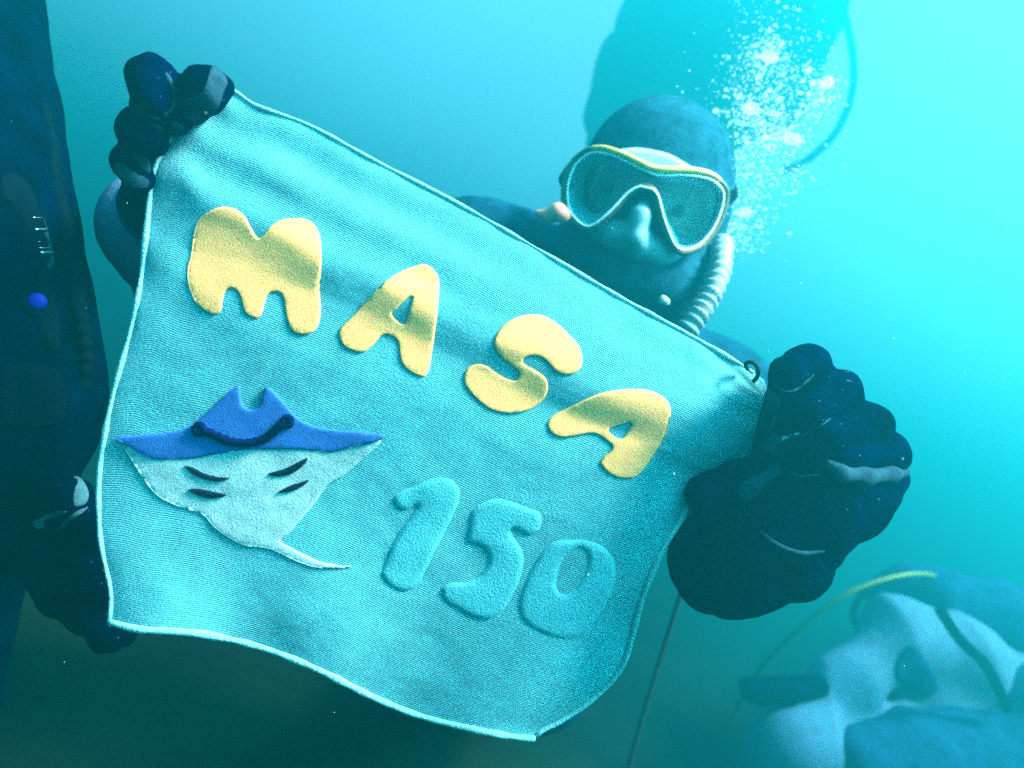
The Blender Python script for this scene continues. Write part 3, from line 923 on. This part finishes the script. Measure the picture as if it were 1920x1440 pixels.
# --- the pale suited diver low in the murk
far = empty('person', P(1700, 1500, 1.987))
tag(far, 'diver in pale blue suit bending low in the murk under the yellow hose', 'person')
fp = [(0.05, chain([(1690, 1185, 1.796, 62), (1590, 1290, 1.708, 56), (1530, 1320, 1.678, 44)])
       + chain([(1690, 1190, 1.796, 66), (1800, 1250, 1.855, 90), (1880, 1360, 1.914, 150), (1900, 1500, 1.943, 170)])
       + chain([(1700, 1240, 1.840, 70), (1740, 1330, 1.840, 90), (1800, 1400, 1.863, 110)])
       + chain([(1830, 1480, 1.884, 130), (1640, 1420, 1.708, 90), (1480, 1400, 1.619, 76), (1450, 1560, 1.649, 66)]))]
fsuit = body('suit', fp, 0.009, M['pale_suit'], far, 1, pleats)
body('glove', [(0.01, chain([(1530, 1288, 1.649, 24), (1470, 1292, 1.619, 22), (1410, 1298, 1.589, 21)]) + chain([(1480, 1290, 1.619, 20), (1400, 1284, 1.589, 15)])
                + chain([(1490, 1296, 1.619, 20), (1420, 1312, 1.62, 13)]) + chain([(1490, 1296, 1.619, 18), (1470, 1318, 1.62, 12)])
                + chain([(1490, 1296, 1.619, 18), (1404, 1296, 1.575, 15)]))], 0.004, M['glove'], far, 2, label='dark glove pointing away from the pale sleeve')
body('jacket', [(0.04, chain([(1760, 1130, 1.914, 58), (1850, 1160, 1.943, 72), (1960, 1200, 1.972, 90)]) + chain([(1640, 1110, 1.943, 24), (1700, 1090, 1.943, 30), (1760, 1110, 1.943, 44)]))], 0.008, M['navy_suit'], far, 2, wrinkle(0.002, 50), label='dark buoyancy jacket over the shoulders')
body('trousers', [(0.05, chain([(1850, 1440, 1.766, 130), (1700, 1430, 1.663, 88), (1600, 1425, 1.604, 66)]) + chain([(1930, 1330, 1.766, 80), (1900, 1450, 1.766, 120)]))], 0.009, M['navy_suit'], far, 2, wrinkle(0.003, 45))
applique('chest_patch', [(1700, 1212), (1728, 1222), (1762, 1290), (1722, 1308), (1676, 1262)], M['navy_suit'], far, thick=0.006, ramp=8, step=16,
         surf=on_mesh(fsuit), label='dark patch on the pale suit')
line_on('strap', [(1760, 1140, 1.62), (1800, 1200, 1.60), (1850, 1250, 1.62), (1890, 1330, 1.66)], 0.012, M['rubber'], far)
yh = tube('yellow_hose', [P(*p) for p in catmull([(1800, 1130, 2.05), (1775, 1090, 1.95), (1720, 1076, 1.840), (1640, 1092, 1.796), (1560, 1130, 1.796), (1480, 1195, 1.840), (1420, 1260, 1.943), (1380, 1330, 2.091), (1340, 1420, 2.208)], 8)], 0.0055, M['yellow_hose'], None, 10)
tag(yh, 'yellow hose arching above the pale suited diver', 'hose')
dh = tube('black_hose', [P(*p) for p in catmull([(1680, 1085, 1.914), (1630, 1100, 1.870), (1602, 1140, 1.855), (1606, 1170, 1.855), (1640, 1178, 1.855)], 8)], 0.009, M['rubber'], None, 10)
tag(dh, 'short black hose curling at the pale suited diver\'s shoulder', 'hose')

# --- the diver hovering behind, almost lost in the murk
lost = empty('person', P(1300, 260, 2.1))
tag(lost, 'dark blurred diver hovering in the murk above the hooded head', 'person')
body('suit', [(0.12, chain([(1440, -260, 2.64, 120), (1420, -60, 2.52, 128), (1370, 60, 2.46, 132), (1300, 150, 2.40, 125), (1250, 260, 2.46, 100)])
               + chain([(1350, -60, 2.58, 60), (1260, 60, 2.52, 72), (1195, 190, 2.46, 70), (1180, 300, 2.52, 60)])
               + chain([(1500, -60, 2.52, 50), (1505, 60, 2.52, 50), (1460, 170, 2.46, 46)]))], 0.022, M['suit'], lost, 3, wrinkle(0.03, 17))
line_on('hose', [(1555, -60, 2.40), (1592, 60, 2.40), (1600, 160, 2.40), (1572, 240, 2.40), (1520, 295, 2.40), (1470, 320, 2.40)], 0.013, M['rubber'], lost)

# --- hanging line
rp = catmull([(1330, 790, 1.00), (1336, 900, 1.04), (1316, 1000, 1.08), (1288, 1080, 1.10), (1262, 1160, 1.10), (1228, 1270, 1.10), (1192, 1390, 1.10), (1150, 1560, 1.12), (1135, 1630, 1.13)], 8)
ro = tube('rope', [P(*p) for p in rp], 0.0042, M['rope'], None, 8)
tag(ro, 'thin dark line hanging under the clenched glove', 'rope')


# ------------------------------------------------------------------ exhaled air
def ico(sub=2):
    bm = bmesh.new()
    bmesh.ops.create_icosphere(bm, subdivisions=sub, radius=1)
    v_ = np.array([tuple(x.co) for x in bm.verts]); f_ = [[q.index for q in x.verts] for x in bm.faces]
    bm.free()
    return v_, f_


ico1, ico2 = ico(2), ico(3)


def bubble_geo(c, r, sq, seed, src):
    """wobbly flattened bubble, flat side down"""
    vv_, ff_ = src
    out = []
    for q in vv_:
        wob = 1 + 0.35 * noise.noise((q[0] * 1.5 + seed, q[1] * 1.5, q[2] * 1.5))
        z = q[2] * sq * (1.0 if q[2] > 0 else 0.6)
        out.append(c + Vector((q[0], q[1], z)) * (r * wob))
    return out, ff_


milk = bpy.data.materials.new('milky_bubble'); milk.use_nodes = True
_t = milk.node_tree
_b = _t.nodes['Principled BSDF']
_b.inputs['Base Color'].default_value = (0.75, 0.92, 0.95, 1)
_b.inputs['Roughness'].default_value = 0.3
_tr = _t.nodes.new('ShaderNodeBsdfTransparent')
_tl = _t.nodes.new('ShaderNodeBsdfTranslucent'); _tl.inputs[0].default_value = (0.75, 0.92, 0.95, 1)
_m1 = _t.nodes.new('ShaderNodeMixShader'); _m1.inputs[0].default_value = 0.5
_m2 = _t.nodes.new('ShaderNodeMixShader'); _m2.inputs[0].default_value = 0.72
_t.links.new(_b.outputs[0], _m1.inputs[1]); _t.links.new(_tl.outputs[0], _m1.inputs[2])
_t.links.new(_m1.outputs[0], _m2.inputs[1]); _t.links.new(_tr.outputs[0], _m2.inputs[2])
_t.links.new(_m2.outputs[0], _t.nodes['Material Output'].inputs['Surface'])
big = [(1552, 156, .90, .008, .9, 'small bright bubble close inside the dark hose loop'),
       (1442, 108, .88, .010, .6, 'topmost curled milky bubble of the stream'),
       (1408, 205, .86, .011, .6, 'flat milky bubble level with the crown of the hood'),
       (1485, 262, .87, .010, .7, 'lone bubble to the right of the lower froth'),
       (1395, 400, .83, .009, .7, 'milky bubble touching the mask side by the ribbed hose')]
for i, (x, y, d, r, sq, lb) in enumerate(big):
    vv_, ff_ = bubble_geo(P(x, y, d), r, sq, i * 7.3, ico2)
    o = mesh_obj('air_bubble', vv_, ff_, milk)
    tag(o, lb, 'bubble', 'bubbles beside the hood')
fv, ff = [], []
CL = [(1440, 110, 22, 40), (1452, 90, 12, 14), (1412, 140, 28, 30), (1400, 205, 18, 26), (1440, 235, 24, 40), (1398, 262, 32, 50), (1445, 262, 22, 34), (1485, 262, 14, 12), (1550, 155, 9, 8),
      (1515, 140, 12, 8), (1420, 310, 36, 40), (1470, 200, 32, 30), (1390, 400, 26, 40), (1365, 430, 16, 20), (1342, 470, 12, 12), (1500, 330, 18, 8), (1430, 40, 40, 24), (1480, 110, 40, 20), (1400, 330, 30, 60), (1430, 180, 45, 70), (1480, 230, 40, 40), (1540, 170, 18, 30), (1385, 450, 20, 30)]
for cx, cy, sd, nn in CL:
    for i in range(nn * 7):
        x = cx + rng.normal(0, sd * 1.25); y = cy + rng.normal(0, sd * .95)
        r = float(np.clip(rng.lognormal(-7.4, 0.6), .0003, .005))
        vv_, f_ = bubble_geo(P(x, y, .80 + .12 * rng.random()), r, .6 + .3 * rng.random(), i + cx, ico1)
        k = len(fv)
        fv += vv_; ff += [[a + k for a in q] for q in f_]
o = mesh_obj('bubble_froth', fv, ff, milk)
tag(o, 'froth of tiny air bubbles streaming up past the hood', 'bubbles', kind='stuff')

# ------------------------------------------------------------------ drifting specks
fv, ff = [], []
s1 = ico(1)
for i in range(240):
    d = 0.35 + 1.2 * rng.random() ** 1.3
    c = P(rng.uniform(-100, 2020), rng.uniform(-100, 1540), d)
    r = float(np.clip(rng.lognormal(-8.5, .5), .0001, .0007))
    k = len(fv)
    fv += [c + Vector(q) * r for q in s1[0]]; ff += [[a + k for a in q] for q in s1[1]]
o = mesh_obj('drifting_specks', fv, ff, M['speckmat'])
tag(o, 'tiny pale specks of silt drifting in the water', 'silt specks', kind='stuff')
